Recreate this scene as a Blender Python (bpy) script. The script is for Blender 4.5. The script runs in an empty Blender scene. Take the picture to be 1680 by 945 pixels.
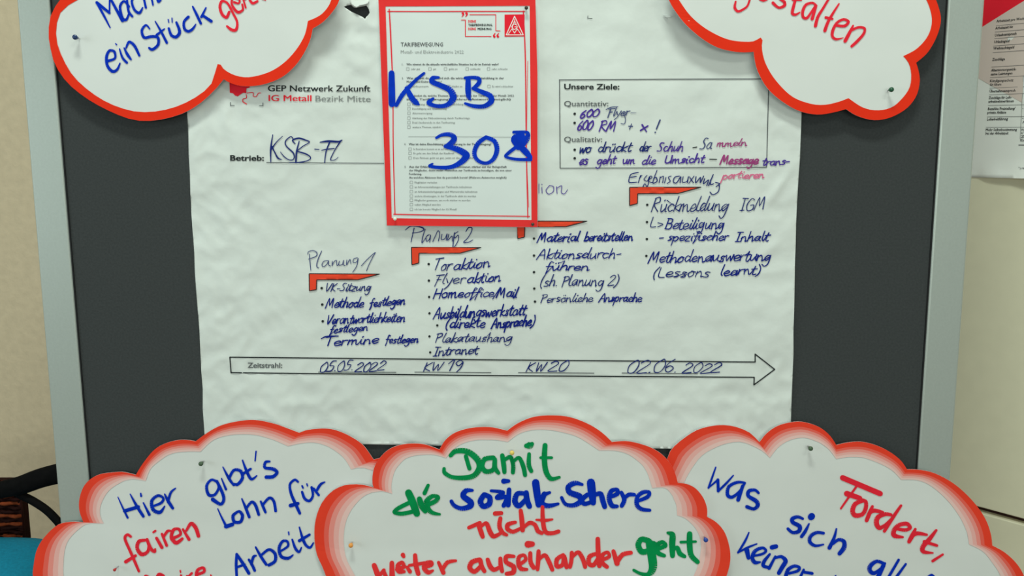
import bpy, bmesh, math, random
from mathutils import Vector, noise
from mathutils.geometry import delaunay_2d_cdt
random.seed(7)
SC = bpy.context.scene
COL = SC.collection
# ------------------------------------------------------------------ camera
F = 1300.0; PITCH = math.radians(7.6); CAM = Vector((0, -1.15, 1.32))
cd = bpy.data.cameras.new('camera'); cam = bpy.data.objects.new('camera', cd); COL.objects.link(cam)
cam.location = CAM; cam.rotation_euler = (math.pi/2 - PITCH, 0, 0)
cd.sensor_width = 36; cd.lens = F/1680*36; cd.clip_start = .02
SC.camera = cam
SC.view_settings.view_transform = 'Standard'; SC.view_settings.look = 'None'
SC.view_settings.gamma = 1; SC.view_settings.use_curve_mapping = False
SC.view_settings.exposure = -0.07
# ------------------------------------------------------------------ light
W = bpy.data.worlds.new('world'); SC.world = W; W.use_nodes = True
W.node_tree.nodes['Background'].inputs[0].default_value = (.85, 1.0, .87, 1)
W.node_tree.nodes['Background'].inputs[1].default_value = .28
def area(name, loc, target, sx, sy, power, color):
    l = bpy.data.lights.new(name, 'AREA'); l.shape = 'RECTANGLE'; l.size = sx; l.size_y = sy
    l.energy = power; l.color = color
    o = bpy.data.objects.new(name, l); COL.objects.link(o); o.location = loc
    o.rotation_euler = (Vector(target) - Vector(loc)).to_track_quat('-Z', 'Y').to_euler()
    return o
area('ceiling_lamp_light', (-.15, -1.15, 3.5), (0, 0, .6), .8, .25, 36, (.86, 1.0, .86))
area('rear_fill_light', (.4, -3.4, 1.5), (0, 0, 1.0), 1.8, .6, 22, (.86, 1.0, .86))  # added fill behind the camera, evens the board from top to bottom
area('cupboard_fill_light', (1.0, -2.1, 2.9), (.9, .3, .8), 1.0, .3, 9, (.9, 1.0, .86))  # added fill aimed at the cupboard to brighten it, no actual fixture
area('left_cool_fill_light', (-2.3, -1.5, 1.5), (-.6, .4, 1.0), 1.3, 1.2, 11, (.79, .99, .96))  # cool fill added at left: bluish sheen on the left post, brighter low wall
# ------------------------------------------------------------------ helpers
def lin(v):
    v /= 255.0
    return v/12.92 if v <= .04045 else ((v+.055)/1.055)**2.4
PAP = (lin(190), lin(204), lin(192))
def alb(r, g, b):                       # photo colour of a surface under this room's greenish lamps -> albedo
    return tuple(min(.95, .8*lin(c)/p) for c, p in zip((r, g, b), PAP)) + (1,)
def mat(name, rgb, rough=.6, metal=0, bump=0, scale=60, var=0, spec=.3, detail=4):
    if any(w in name for w in ('marker', '_pen', 'print', 'border', 'wicker', 'leather')): spec = .08; rough = .7
    m = bpy.data.materials.new(name); m.use_nodes = True; nt = m.node_tree; b = nt.nodes['Principled BSDF']
    c = rgb if len(rgb) == 4 else alb(*rgb)
    b.inputs['Base Color'].default_value = c; b.inputs['Roughness'].default_value = rough
    b.inputs['Metallic'].default_value = metal; b.inputs['Specular IOR Level'].default_value = spec
    if bump or var:
        tc = nt.nodes.new('ShaderNodeTexCoord'); n = nt.nodes.new('ShaderNodeTexNoise')
        n.inputs['Scale'].default_value = scale; n.inputs['Detail'].default_value = detail
        nt.links.new(tc.outputs['Object'], n.inputs['Vector'])
    if bump:
        bp = nt.nodes.new('ShaderNodeBump'); bp.inputs['Distance'].default_value = bump; bp.inputs['Strength'].default_value = 1
        nt.links.new(n.outputs['Fac'], bp.inputs['Height']); nt.links.new(bp.outputs['Normal'], b.inputs['Normal'])
    if var:
        r = nt.nodes.new('ShaderNodeValToRGB')
        r.color_ramp.elements[0].position = .3; r.color_ramp.elements[1].position = .7
        r.color_ramp.elements[0].color = tuple(x*(1-var) for x in c[:3])+(1,)
        r.color_ramp.elements[1].color = tuple(min(1, x*(1+var)) for x in c[:3])+(1,)
        nt.links.new(n.outputs['Fac'], r.inputs['Fac']); nt.links.new(r.outputs['Color'], b.inputs['Base Color'])
    return m
M = dict(
    sheet=mat('flipchart_paper', (190, 205, 193), .55, bump=.0022, scale=16, var=.02, detail=4),
    card=mat('white_card', (192, 205, 194), .5, bump=.0006, scale=14, var=.015, detail=2),
    wpaper=mat('poster_paper', (202, 216, 204), .5, bump=.0012, scale=14),
    form=mat('copier_paper', (190, 207, 197), .5, bump=.0008, scale=14, detail=2),
    felt=mat('dark_felt', (54, 60, 58), .95, bump=.0003, scale=330, var=.10, spec=.1),
    alu=mat('matt_aluminium', (152, 167, 155), .42, metal=.35, bump=.0001, scale=300, var=.03),
    dark=mat('frame_seal', (28, 30, 30), .7),
    plaster=mat('beige_plaster', (190, 184, 150), .9, bump=.002, scale=45, var=.05, spec=.1),
    cab=mat('cream_laminate', (196, 203, 172), .5, bump=.0003, scale=30, var=.02),
    gap=mat('dark_brown_edge', (52, 32, 26), .6),
    floor=mat('grey_floor', (120, 116, 105), .5, var=.1, scale=12),
    border=mat('orange_red_border', (228, 46, 22), .5, var=.03, scale=20),
    tape=mat('red_marker_frame', (222, 50, 48), .5, var=.05, scale=25),
    g0=mat('border_red', (240, 60, 38), .5, var=.04, scale=20), g1=mat('border_red_light', (234, 92, 76), .5),
    g2=mat('border_salmon', (226, 134, 120), .5), g3=mat('border_pink', (220, 162, 149), .5),
    g4=mat('border_blush', (205, 181, 168), .5),
    blue=mat('blue_marker', (0, 42, 160), .45, var=.12, scale=70),
    bigblue=mat('broad_blue_marker', (2, 48, 168), .45, var=.15, scale=55),
    red=mat('red_marker', (222, 36, 50), .45, var=.08, scale=70), orr=mat('scarlet_marker', (228, 48, 48), .45, var=.06, scale=70),
    green=mat('green_marker', (2, 128, 66), .45, var=.1, scale=70),
    navy=mat('navy_pen', (26, 40, 100), .5), slate=mat('slate_pen', (62, 74, 110), .5), ink=mat('dark_blue_pen', (14, 30, 112), .5),
    indigo=mat('indigo_pen', (66, 48, 132), .5), plum=mat('plum_pen', (142, 62, 112), .5), pink=mat('pink_pen', (190, 98, 128), .5),
    black=mat('black_print', (34, 40, 40), .6), grey=mat('grey_print', (118, 128, 122), .6), midgrey=mat('dark_grey_print', (84, 92, 90), .6),
    pred=mat('red_print', (205, 34, 48), .55), step=mat('step_red_print', (220, 66, 40), .55),
    sand=mat('sand_print', (186, 182, 168), .55), white=mat('white_print', (215, 222, 212), .5),
    wicker=mat('brown_wicker', (120, 58, 30), .5, bump=.001, scale=120, var=.3), dwick=mat('dark_wicker', (34, 14, 11), .5, var=.3, scale=80),
    blackwood=mat('black_leather', (10, 10, 10), .55, bump=.0004, scale=90, var=.3),
    teal=mat('teal_fabric', (6, 118, 142), .85, bump=.0006, scale=200, var=.12),
    steel=mat('pin_steel', (150, 155, 150), .3, metal=1),
)
for n_, c_ in dict(p_blue=(18, 60, 140), p_green=(22, 74, 48), p_olive=(60, 84, 60), p_yellow=(206, 190, 92), p_orange=(214, 142, 62),
                   p_white=(226, 220, 196), p_dark=(46, 50, 40), p_red=(160, 34, 36), p_navy=(24, 50, 90), p_lime=(120, 110, 30)).items():
    M[n_] = mat('plastic_'+n_[2:], c_, .25, spec=.5)

def ray(X, Y):
    a = (X-840)/F; b = (472.5-Y)/F
    return Vector((a, math.cos(PITCH)+b*math.sin(PITCH), -math.sin(PITCH)+b*math.cos(PITCH)))
class Surf:                              # a plane (board face, cabinet face) plus a relief height in front of it
    def __init__(s, p, n, h): s.p = Vector(p); s.n = Vector(n).normalized(); s.h = h
    def P(s, X, Y, e=0.0):
        d = ray(X, Y); q = s.p + s.n*(s.h(X, Y)+e)
        return CAM + d*((q-CAM).dot(s.n)/d.dot(s.n))
def wloc(o):
    v = Vector((0, 0, 0))
    while o: v += o.location; o = o.parent
    return v
def obj(name, vs, fs, m, parent=None, thick=0, bevel=0, smooth=False):
    vs = [Vector(v) for v in vs]
    if parent: off = wloc(parent)
    else:
        off = Vector((sum(v.x for v in vs)/len(vs), sum(v.y for v in vs)/len(vs), min(v.z for v in vs)))
    me = bpy.data.meshes.new(name); me.from_pydata([v-off for v in vs], [], fs); me.update()
    o = bpy.data.objects.new(name, me); COL.objects.link(o)
    for mm in (m if isinstance(m, list) else [m]): me.materials.append(mm)
    if parent: o.parent = parent
    else: o.location = off
    if thick:
        md = o.modifiers.new('thickness', 'SOLIDIFY'); md.thickness = thick; md.offset = -1
    if bevel:
        md = o.modifiers.new('bevel', 'BEVEL'); md.width = bevel; md.segments = 3
    if smooth:
        for p in me.polygons: p.use_smooth = True
    return o
def tag(o, label, cat=None, group=None, kind=None):
    if label: o['label'] = label
    if cat: o['category'] = cat
    if group: o['group'] = group
    if kind: o['kind'] = kind
    return o
def thing(name, label, cat, loc, group=None):
    o = bpy.data.objects.new(name, None); COL.objects.link(o); o.location = loc; o.empty_display_size = .02
    return tag(o, label, cat, group)
def inside(p, poly):
    x, y = p; r = False; j = len(poly)-1
    for i in range(len(poly)):
        xi, yi = poly[i]; xj, yj = poly[j]
        if (yi > y) != (yj > y) and x < (xj-xi)*(y-yi)/(yj-yi)+xi: r = not r
        j = i
    return r
def catmull(pts, n=6, closed=False):
    if len(pts) < 3 and not closed: return list(pts)
    out = []; L = len(pts); rng = L if closed else L-1
    for i in range(rng):
        if closed: a, b, c, d = pts[(i-1) % L], pts[i], pts[(i+1) % L], pts[(i+2) % L]
        else: a, b, c, d = pts[max(i-1, 0)], pts[i], pts[i+1], pts[min(i+2, L-1)]
        for k in range(n):
            t = k/n
            out.append(tuple(.5*((2*b[q])+(-a[q]+c[q])*t+(2*a[q]-5*b[q]+4*c[q]-d[q])*t*t+(-a[q]+3*b[q]-3*c[q]+d[q])*t**3) for q in range(len(b))))
    if not closed: out.append(tuple(pts[-1]))
    return out
def sheet(name, outline, surf, m, parent, step=8, holes=(), thick=.0006, e=0.0, smooth=True):
    vs = []; es = []
    for loop in [outline]+list(holes):
        s = len(vs); vs += [Vector(p) for p in loop]; n = len(loop)
        es += [(s+i, s+(i+1) % n) for i in range(n)]
    xs = [p[0] for p in outline]; ys = [p[1] for p in outline]
    y = min(ys)+step/2; k = 0
    while y < max(ys):
        x = min(xs)+step/2+(k % 2)*step/2
        while x < max(xs):
            if inside((x, y), outline) and not any(inside((x, y), h) for h in holes): vs.append(Vector((x, y)))
            x += step
        y += step; k += 1
    r = delaunay_2d_cdt(vs, es, [], 0, 1e-3)
    P2 = r[0]; fs = []
    for f in r[2]:
        c = (sum(P2[i].x for i in f)/3, sum(P2[i].y for i in f)/3)
        if inside(c, outline) and not any(inside(c, h) for h in holes): fs.append(tuple(f))
    V = [surf.P(p.x, p.y, e) for p in P2]
    good = []
    for f in fs:
        nn = (V[f[1]]-V[f[0]]).cross(V[f[2]]-V[f[0]])
        good.append(f if nn.dot(surf.n) > 0 else f[::-1])
    return obj(name, V, good, m, parent, thick, smooth=smooth)
class Ink:
    cnt = 0
    def __init__(s, surf, e=.0006): s.v = []; s.f = []; s.surf = surf; s.e = e; s.k = 0
    def poly(s, pts, ext=0):
        s.k += 1; e = s.e+ext+6e-7*(s.k % 160); b = len(s.v)
        A = sum(pts[i][0]*pts[(i+1) % len(pts)][1]-pts[(i+1) % len(pts)][0]*pts[i][1] for i in range(len(pts)))
        if A > 0: pts = pts[::-1]
        s.v += [s.surf.P(x, y, e) for x, y in pts]; s.f.append(tuple(range(b, b+len(pts))))
    def disc(s, x, y, r, n=9): s.poly([(x+r*math.cos(6.2832*i/n), y+r*math.sin(6.2832*i/n)) for i in range(n)])
    def stroke(s, pts, n=5, caps=True):            # pts: (x,y,w)
        pts = catmull(pts, n) if len(pts) > 2 else [tuple(pts[0][q]*(1-t)+pts[1][q]*t for q in range(3)) for t in ((0, .34, .67, 1) if math.dist(pts[0][:2], pts[1][:2]) > 14 else (0, 1))]
        last = None
        for i in range(len(pts)-1):
            (x, y, w), (X, Y, W_) = pts[i], pts[i+1]; d = math.hypot(X-x, Y-y)
            if d < 1e-4: continue
            ux, uy = (X-x)/d, (Y-y)/d; nx, ny = -uy, ux
            s.poly([(x+nx*w/2, y+ny*w/2), (X+nx*W_/2, Y+ny*W_/2), (X-nx*W_/2, Y-ny*W_/2), (x-nx*w/2, y-ny*w/2)])
            if last and last[0]*ux+last[1]*uy < .97: s.disc(x, y, w/2)
            last = (ux, uy)
        if caps: s.disc(pts[0][0], pts[0][1], pts[0][2]/2); s.disc(pts[-1][0], pts[-1][1], pts[-1][2]/2)
    def line(s, x, y, X, Y, w):
        n = max(1, int(math.hypot(X-x, Y-y)/12))
        for i in range(n):
            a, b = i/n, (i+1)/n; s.stroke([(x+(X-x)*a, y+(Y-y)*a, w), (x+(X-x)*b, y+(Y-y)*b, w)], caps=False)
    def trace(s, ox, oy, sc, txt, wmul=1.0, n=5):  # "x,y:w x,y x,y" ; a trailing piece = new stroke
        for piece in txt.split(';'):
            w = 4.0; pts = []
            for tok in piece.split():
                if ':' in tok: tok, ww = tok.split(':'); w = float(ww)
                x, y = tok.split(','); pts.append((ox+float(x)/sc, oy+float(y)/sc, w*wmul/sc))
            if len(pts) == 1: s.disc(pts[0][0], pts[0][1], pts[0][2]/2)
            elif pts: s.stroke(pts, n)
    def make(s, name, m, parent, label=None):
        o = obj(name, s.v, s.f, m, parent)
        if label: o['label'] = label
        return o
# ---- pen alphabet: (advance, strokes) with baseline 0, x-height 1
G = {
'a': (1.05, ".85,.9 .45,1 .1,.5 .3,.05 .7,.3 .85,.95;.85,.95 .8,.2 1,.05"), 'b': (.95, ".15,2 .1,.1;.1,.5 .5,1 .85,.6 .6,.05 .1,.1"),
'c': (.9, ".8,.85 .45,1 .1,.5 .4,0 .85,.2"), 'd': (1.05, ".8,.8 .4,1 .1,.4 .4,0 .8,.4;.95,2 .8,.2 1,0"),
'e': (.9, ".1,.4 .55,.5 .78,.75 .5,1 .15,.7 .12,.25 .4,0 .85,.2"), 'f': (.75, ".8,1.8 .5,2 .35,1.5 .3,.3 .15,-.5;.0,1 .7,1.05"),
'g': (1, ".8,.85 .4,1 .1,.5 .4,.1 .8,.6;.85,1 .75,-.4 .4,-.9 .0,-.6"), 'h': (.95, ".2,2 .1,0;.1,.5 .5,1 .75,.7 .75,0 .9,.1"),
'i': (.45, ".2,1 .15,.2 .4,0;.27,1.45 .3,1.55"), 'k': (.85, ".2,2 .1,0;.75,1 .15,.45 .8,0"), 'l': (.45, ".3,2 .12,.4 .35,0"),
'm': (1.4, ".1,1 .1,0;.1,.6 .45,1 .55,0;.55,.6 .9,1 1.05,.1 1.3,0"), 'n': (1, ".1,1 .1,0;.1,.6 .5,1 .7,.5 .75,0 .95,.1"),
'o': (.95, ".5,1 .1,.6 .3,0 .75,.3 .7,.9 .45,1 .9,.9"), 'p': (.95, ".15,1 .0,-.9;.1,.6 .5,1 .85,.6 .5,0 .1,.2"),
'r': (.7, ".1,1 .1,0;.1,.6 .35,.95 .65,.95"), 's': (.8, ".7,.9 .35,1 .2,.7 .6,.4 .5,.05 .1,.05"),
't': (.7, ".4,1.7 .25,.3 .45,0 .65,.15;.0,1.1 .7,1.2"), 'u': (1, ".1,1 .15,.2 .4,0 .75,.6;.8,1 .75,.2 .95,0"),
'v': (.85, ".1,1 .4,0 .8,1"), 'w': (1.2, ".1,1 .3,0 .6,.8 .8,0 1.1,1"), 'x': (.9, ".1,1 .8,0;.8,1 .05,0"),
'y': (.9, ".1,1 .35,.2;.85,1 .5,-.3 .1,-.9"), 'z': (.85, ".1,1 .75,.95 .1,.05 .8,0"),
'A': (1.2, ".0,-.1 .6,1.9 1.05,0;.2,.7 .95,.75"), 'B': (1.1, ".2,1.8 .1,0;.0,1.8 .8,1.7 .7,1.1 .2,1 .95,.8 .8,.05 .0,0"),
'E': (1, "1,1.8 .3,1.7 .1,.9 .1,.1 .9,0;.2,.95 .8,1"), 'F': (.9, ".4,1.8 .15,-.2;.0,1.75 1,1.8;.2,.95 .7,1"), 'G': (1.3, "1,1.6 .6,1.8 .1,.9 .4,0 1,.2 1.05,.8 .6,.8"),
'H': (1.1, ".2,1.8 .05,0;1,1.8 .9,0;.1,.9 1,.95"), 'I': (.7, ".4,1.8 .25,0;.05,1.8 .8,1.8;.0,0 .6,.0"), 'K': (1.1, ".2,1.8 .1,0;.95,1.8 .15,.8 .95,0"),
'L': (.9, ".2,1.8 .1,.1 .8,.0"), 'M': (1.5, ".0,-.1 .35,1.8 .6,.5 1.05,1.8 1.2,0"), 'P': (1, ".2,1.8 .1,-.1;.0,1.7 .7,1.8 .85,1.3 .2,.85"),
'R': (1.15, ".2,1.8 .05,-.1;.0,1.7 .7,1.9 .85,1.3 .2,.9 1,0"), 'S': (1.1, ".95,1.7 .5,1.8 .3,1.3 .75,.7 .6,.1 .0,.1"), 'T': (1, ".45,1.8 .3,0;-.05,1.75 1.05,1.85"),
'U': (1.2, ".1,1.8 .1,.4 .5,0 .9,.5 1,1.8 .95,0"), 'V': (1, ".05,1.8 .3,0 1,1.8"), 'W': (1.4, ".1,1.8 .3,0 .7,1.4 .9,0 1.35,1.8"), 'Z': (1, ".1,1.7 .9,1.8 .05,.05 .9,0"),
'0': (1, ".6,1.8 .1,1.1 .2,.1 .7,.1 .95,1 .7,1.8 .5,1.75"), '1': (.7, ".0,1.1 .5,1.8 .35,0"), '2': (1, ".1,1.4 .5,1.8 .85,1.3 .0,.05 .95,.05"),
'5': (.95, ".9,1.8 .4,1.75 .25,1.05 .75,.9 .6,.1 .0,.05"), '6': (.95, ".7,1.8 .2,1.1 .1,.3 .5,0 .8,.5 .5,.9 .15,.6"), '9': (.95, ".8,1.5 .4,1.8 .1,1.3 .5,.9 .8,1.5 .75,.5 .5,-.1"),
'.': (.4, ".15,.05 .2,.1"), ',': (.4, ".2,.1 .05,-.3"), '-': (.7, ".05,.6 .6,.65"), '(': (.6, ".5,2 .1,1 .1,.1 .35,-.4"), ')': (.6, ".15,2 .5,1.2 .4,.2 .0,-.4"),
'/': (.6, ".6,2 .0,-.3"), '+': (.8, ".05,.7 .7,.7;.4,1.2 .35,0"), '!': (.4, ".25,1.9 .15,.6;.12,.05 .17,.1"), '>': (.8, ".0,.9 .7,.6 .1,.1"), ' ': (.6, ""), ':': (.4, ".15,.1 .2,.15;.2,.8 .25,.85"),
}
UML = {'ä': 'a', 'ö': 'o', 'ü': 'u', 'Ä': 'A', 'Ü': 'U'}
def hand(ink, blk, text, x0, y0, x1, y1, xh, w=6, slant=.28, jit=.05):
    w *= 1.22; last_ = None
    ox, oy, sc = blk
    tot = sum(G[UML.get(c, c)][0] for c in text); adv = (x1-x0)/tot; cx = 0; dy = (y1-y0)/max(1, x1-x0)
    prev = None
    for c in text:
        base = UML.get(c, c); a, st = G[base]; jy = random.uniform(-jit, jit)*2; js = random.uniform(-.06, .06)
        if base != c: st += ";.35,1.5 .37,1.6;.65,1.5 .67,1.6"
        for piece in st.split(';'):
            pts = []
            for t in piece.split():
                gx, gy = map(float, t.split(','))
                gx += random.uniform(-jit, jit); gy += random.uniform(-jit, jit)+jy
                px = x0+(cx+gx)*adv+gy*xh*(slant+js); py = y0+(px-x0)*dy-gy*xh
                pts.append((ox+px/sc, oy+py/sc, w*random.uniform(.75, 1.2)/sc))
            if len(pts) > 1:
                if piece is st.split(';')[0] or piece == st.split(';')[0]:
                    if prev and c.islower() and random.random() < .6: ink.stroke([prev, ((prev[0]+pts[0][0])/2, (prev[1]+pts[0][1])/2+.3, prev[2]*.6), (pts[0][0], pts[0][1], prev[2]*.6)], 3, caps=False)
                ink.stroke(pts, 4); endp = pts[-1]
                if piece == st.split(';')[0] or base not in 'itf': last_ = endp
        prev = last_ if c.islower() and base not in 'gyzjp' else None
        cx += a
# ---- printed lettering
fc = bpy.data.curves.new('lettering', 'FONT'); fo = bpy.data.objects.new('lettering', fc); COL.objects.link(fo); fc.resolution_u = 2
CAPH = None
def printed(surf, text, x0, y0, x1, y1, cap, m, parent, bold=0.0, e=.0009, name='printed_text', res=2, slant=0):
    global CAPH
    def grab(t, b):
        fc.body = t; fc.offset = b; fc.resolution_u = res
        dg = bpy.context.evaluated_depsgraph_get(); ev = fo.evaluated_get(dg); me = ev.to_mesh()
        r = ([v.co.copy() for v in me.vertices], [tuple(p.vertices) for p in me.polygons]); ev.to_mesh_clear(); return r
    if CAPH is None: CAPH = max(v.y for v in grab('H', 0)[0])
    if 'M' in text and bold > 0:             # the built-in M breaks when fattened: thicken by overprinting instead
        v0, f0 = grab(text, 0); vs = []; fs = []
        for i in range(3):
            b_ = len(vs); vs += [Vector((v.x+bold*1.1*(i-1), v.y, i*.00002)) for v in v0]; fs += [tuple(q+b_ for q in f) for f in f0]
    else: vs, fs = grab(text, bold)
    if not vs: return
    a = min(v.x for v in vs); b = max(v.x for v in vs)
    V = []
    for v in vs:
        u = (v.x-a)/(b-a); X = x0+(x1-x0)*u+slant*v.y*cap/CAPH; Y = y0+(y1-y0)*u-v.y/CAPH*cap
        V.append(surf.P(X, Y, e+v.z))
    good = []
    for f in fs:
        nn = (V[f[1]]-V[f[0]]).cross(V[f[2]]-V[f[0]])
        good.append(f if nn.dot(surf.n) > 0 else f[::-1])
    return obj(name, V, good, m, parent)
def strip(surf, A, B, m, parent, name, e, label=None):     # band between two matching polylines
    V = [surf.P(x, y, e) for x, y in A]+[surf.P(x, y, e) for x, y in B]; n = len(A); fs = []
    for i in range(n-1):
        f = (i, i+1, n+i+1, n+i); nn = (V[f[1]]-V[f[0]]).cross(V[f[2]]-V[f[0]])+(V[f[2]]-V[f[0]]).cross(V[f[3]]-V[f[0]])
        fs.append(f if nn.dot(surf.n) > 0 else f[::-1])
    o = obj(name, V, fs, m, parent)
    if label: o['label'] = label
    return o
def box(cx, cy, cz, sx, sy, sz, ax=(1, 0), ay=None):
    ax = Vector((ax[0], ax[1], 0)).normalized(); ay = Vector((-ax.y, ax.x, 0)); c = Vector((cx, cy, cz)); vs = []
    for k in (-1, 1):
        for j in (-1, 1):
            for i in (-1, 1): vs.append(c+ax*(i*sx/2)+ay*(j*sy/2)+Vector((0, 0, k*sz/2)))
    return vs, [(0, 2, 3, 1), (4, 5, 7, 6), (0, 1, 5, 4), (2, 6, 7, 3), (0, 4, 6, 2), (1, 3, 7, 5)]
def tube(pts, rads, n=10, flat=1.0):
    pts = [Vector(p) for p in pts]; vs = []; fs = []
    for i, p in enumerate(pts):
        t = (pts[min(i+1, len(pts)-1)]-pts[max(i-1, 0)]).normalized()
        a = Vector((0, 1, 0)); a = (a-t*a.dot(t)).normalized() if abs(t.y) < .95 else Vector((1, 0, 0)); b = t.cross(a)
        r = rads[i] if isinstance(rads, (list, tuple)) else rads
        for k in range(n):
            an = 2*math.pi*k/n; vs.append(p+a*math.cos(an)*r*flat+b*math.sin(an)*r)
    for i in range(len(pts)-1):
        for k in range(n): fs.append((i*n+k, i*n+(k+1) % n, (i+1)*n+(k+1) % n, (i+1)*n+k))
    fs.append(tuple(range(n))[::-1]); fs.append(tuple(range((len(pts)-1)*n, len(pts)*n)))
    return vs, fs
# ------------------------------------------------------------------ setting
def quad(name, vs, m): o = obj(name, vs, [(0, 1, 2, 3)], m, thick=.05); return tag(o, None, kind='structure')
quad('floor', [(-3, -3, 0), (3, -3, 0), (3, 1.05, 0), (-3, 1.05, 0)], M['floor'])
quad('wall_back', [(-3, 1.0, 0), (3, 1.0, 0), (3, 1.0, 2.9), (-3, 1.0, 2.9)], M['plaster'])
tag(obj('baseboard_back', *box(0, .985, .04, 6, .02, .08), M['cab']), None, kind='structure')
# ------------------------------------------------------------------ pin board
BN = (0, -1, 0)
def flat(h): return Surf((0, 0, 0), BN, lambda X, Y: h)
def bz(x, y): return flat(.008).P(x, y)
board = thing('pinboard', 'tall freestanding pinboard, dark grey felt in a matt aluminium frame', 'pinboard', (0, 0, 0))
def edge(top, bot, z, lift=.003):       # board edge through two photo points, taken at height z
    a, b = flat(lift).P(*top), flat(lift).P(*bot); t = (z-a.z)/(b.z-a.z); return a.x+(b.x-a.x)*t
ZT, ZB = 2.02, .62
def post(o_top, o_bot, i_top, i_bot):
    vs = []
    for z in (0.06, ZT):
        xo = edge(o_top, o_bot, z); xi = edge(i_top, i_bot, z)
        for y in (-.003, .03): vs += [(xo, y, z), (xi, y, z)]
    fs = [(0, 1, 3, 2), (4, 6, 7, 5), (0, 4, 5, 1), (2, 3, 7, 6), (0, 2, 6, 4), (1, 5, 7, 3)]
    ob = obj('frame_post', vs, fs, M['alu'], board, bevel=.003); return ob
post((27, 0), (106, 945), (81, 0), (159, 945)); post((1616, 0), (1548, 945), (1556, 0), (1494, 945))
def seal(top, bot, dx):
    vs = []
    for z in (ZB, ZT):
        x = edge(top, bot, z)
        for y in (-.0022, .01): vs += [(x, y, z), (x+dx, y, z)]
    obj('frame_seal', vs, [(0, 1, 3, 2), (4, 6, 7, 5), (0, 4, 5, 1), (2, 3, 7, 6), (0, 2, 6, 4), (1, 5, 7, 3)], M['dark'], board)
seal((81, 0), (159, 945), .0017); seal((1556, 0), (1494, 945), -.0017)
xl, xr = -.72, .70
pv = []
for z in (ZB, ZT):
    a = edge((70, 0), (148, 945), z); b = edge((1566, 0), (1504, 945), z)
    pv += [(a, 0, z), (b, 0, z), (a, .022, z), (b, .022, z)]
obj('felt_panel', pv, [(0, 1, 3, 2), (4, 6, 7, 5), (0, 4, 5, 1), (2, 3, 7, 6), (0, 2, 6, 4), (1, 5, 7, 3)], M['felt'], board)
for z in (ZT+.02, ZB-.02):
    a = edge((27, 0), (106, 945), z); b = edge((1616, 0), (1548, 945), z)
    obj('frame_rail', *box((a+b)/2, .011, z, b-a, .037, .045), M['alu'], board, bevel=.003)
for px in ((66, 0, 128, 945), (1586, 0, 1520, 945)):
    x = edge(px[:2], px[2:], .05); obj('foot', *box(x, .01, .035, .05, .5, .05), M['alu'], board, bevel=.008)
# ------------------------------------------------------------------ the big flipchart sheet
def bumpy(X, Y, s, seed): return noise.noise(Vector((X/s, Y/s, seed)))
def crease(X, Y, x0, y0, x1, y1, w):
    dx, dy = x1-x0, y1-y0; L = dx*dx+dy*dy; t = max(0, min(1, ((X-x0)*dx+(Y-y0)*dy)/L)); d = math.hypot(X-x0-dx*t, Y-y0-dy*t)
    return math.exp(-(d/w)**2)*math.sin(math.pi*min(1, max(0, t*.9+.05)))
def h_sheet(X, Y):
    h = .0042+.0034*bumpy(X, Y, 150, 1.3)+.0018*bumpy(X, Y*1.4, 62, 5.1)
    cr = .25+.9*math.exp(-((X-330)/130)**2)+.8*math.exp(-((Y-690)/70)**2)+.8*math.exp(-((X-590)/90)**2-((Y-60)/90)**2)+.5*math.exp(-((X-1290)/60)**2)
    h += -.0030*min(1.2, cr)*abs(bumpy(X, Y*1.25, 46, 21.0))-.0019*min(1.2, cr)*abs(bumpy(X*1.2, Y, 30, 33.0))
    h += .0022*crease(X, Y, 1255, 340, 1302, 272, 7)+.0014*crease(X, Y, 1225, 440, 1300, 380, 9)+.0012*crease(X, Y, 380, 540, 470, 500, 12)+.0014*crease(X, Y, 345, 330, 400, 420, 12)+.0020*crease(X, Y, 560, 95, 610, 112, 12)-.0006*crease(X, Y, 575, 100, 572, 118, 7)
    h += .0016*crease(X, Y, 560, 30, 610, 34, 14)+.001*crease(X, Y, 1083, 22, 1104, 34, 7)+.0006*crease(X, Y, 1270, 560, 1300, 460, 14)
    if Y > 640: h += .0005*bumpy(X, Y, 26, 9.0)*min(1, (Y-640)/60)
    h += .0016*max(0, (X-1200)/120)**2*(.4+.6*math.sin(Y/70))*(1 if Y > 200 else .3) if X > 1200 else 0
    h += .0014*max(0, (400-X)/100)**2*(.5+.5*math.sin(Y/60+1)) if X < 400 else 0
    return min(max(h, .0008), .0094)
SS = Surf((0, 0, 0), BN, h_sheet)
ol = [(296, -35)]
for i in range(1, 24): t = i/23; ol.append((297+(334-297)*max(0, (t*740-20)/720)+random.uniform(-.8, .8)+1.2*math.sin(t*9), -35+t*738))
ol += [(336, 726), (600, 729), (700, 731), (860, 733), (1060, 735.5), (1110, 736), (1296, 737)]
for i in range(22): t = i/21; ol.append((1297+26*t**1.2+random.uniform(-.7, .7)+1.0*math.sin(t*11), 725-t*755))
HOLE = [(564, 11), (570, 9), (576, 8), (580, 12), (584, 13), (592, 11), (601, 9), (605, 15), (606.5, 21), (604, 25), (600.5, 28), (599, 31), (595, 28), (586, 23.5), (577, 19.5), (570, 15)]
poster = thing('flipchart_sheet', 'large creased white flipchart sheet with plan notes and a long timeline arrow', 'poster', SS.P(820, 730))
sheet('paper', ol, SS, M['sheet'], poster, 4.2, [HOLE], .0003)
flap = Surf((0, 0, 0), BN, lambda X, Y: h_sheet(X, Y)+.001+.008*max(0, min(1, (Y+2)/16)))
sheet('torn_flap', [(574, 0), (590, -4), (606, 0), (603, 6), (590, 9), (585, 12), (581, 10), (576, 6)], flap, M['sheet'], poster, 3, thick=.0003)
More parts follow.
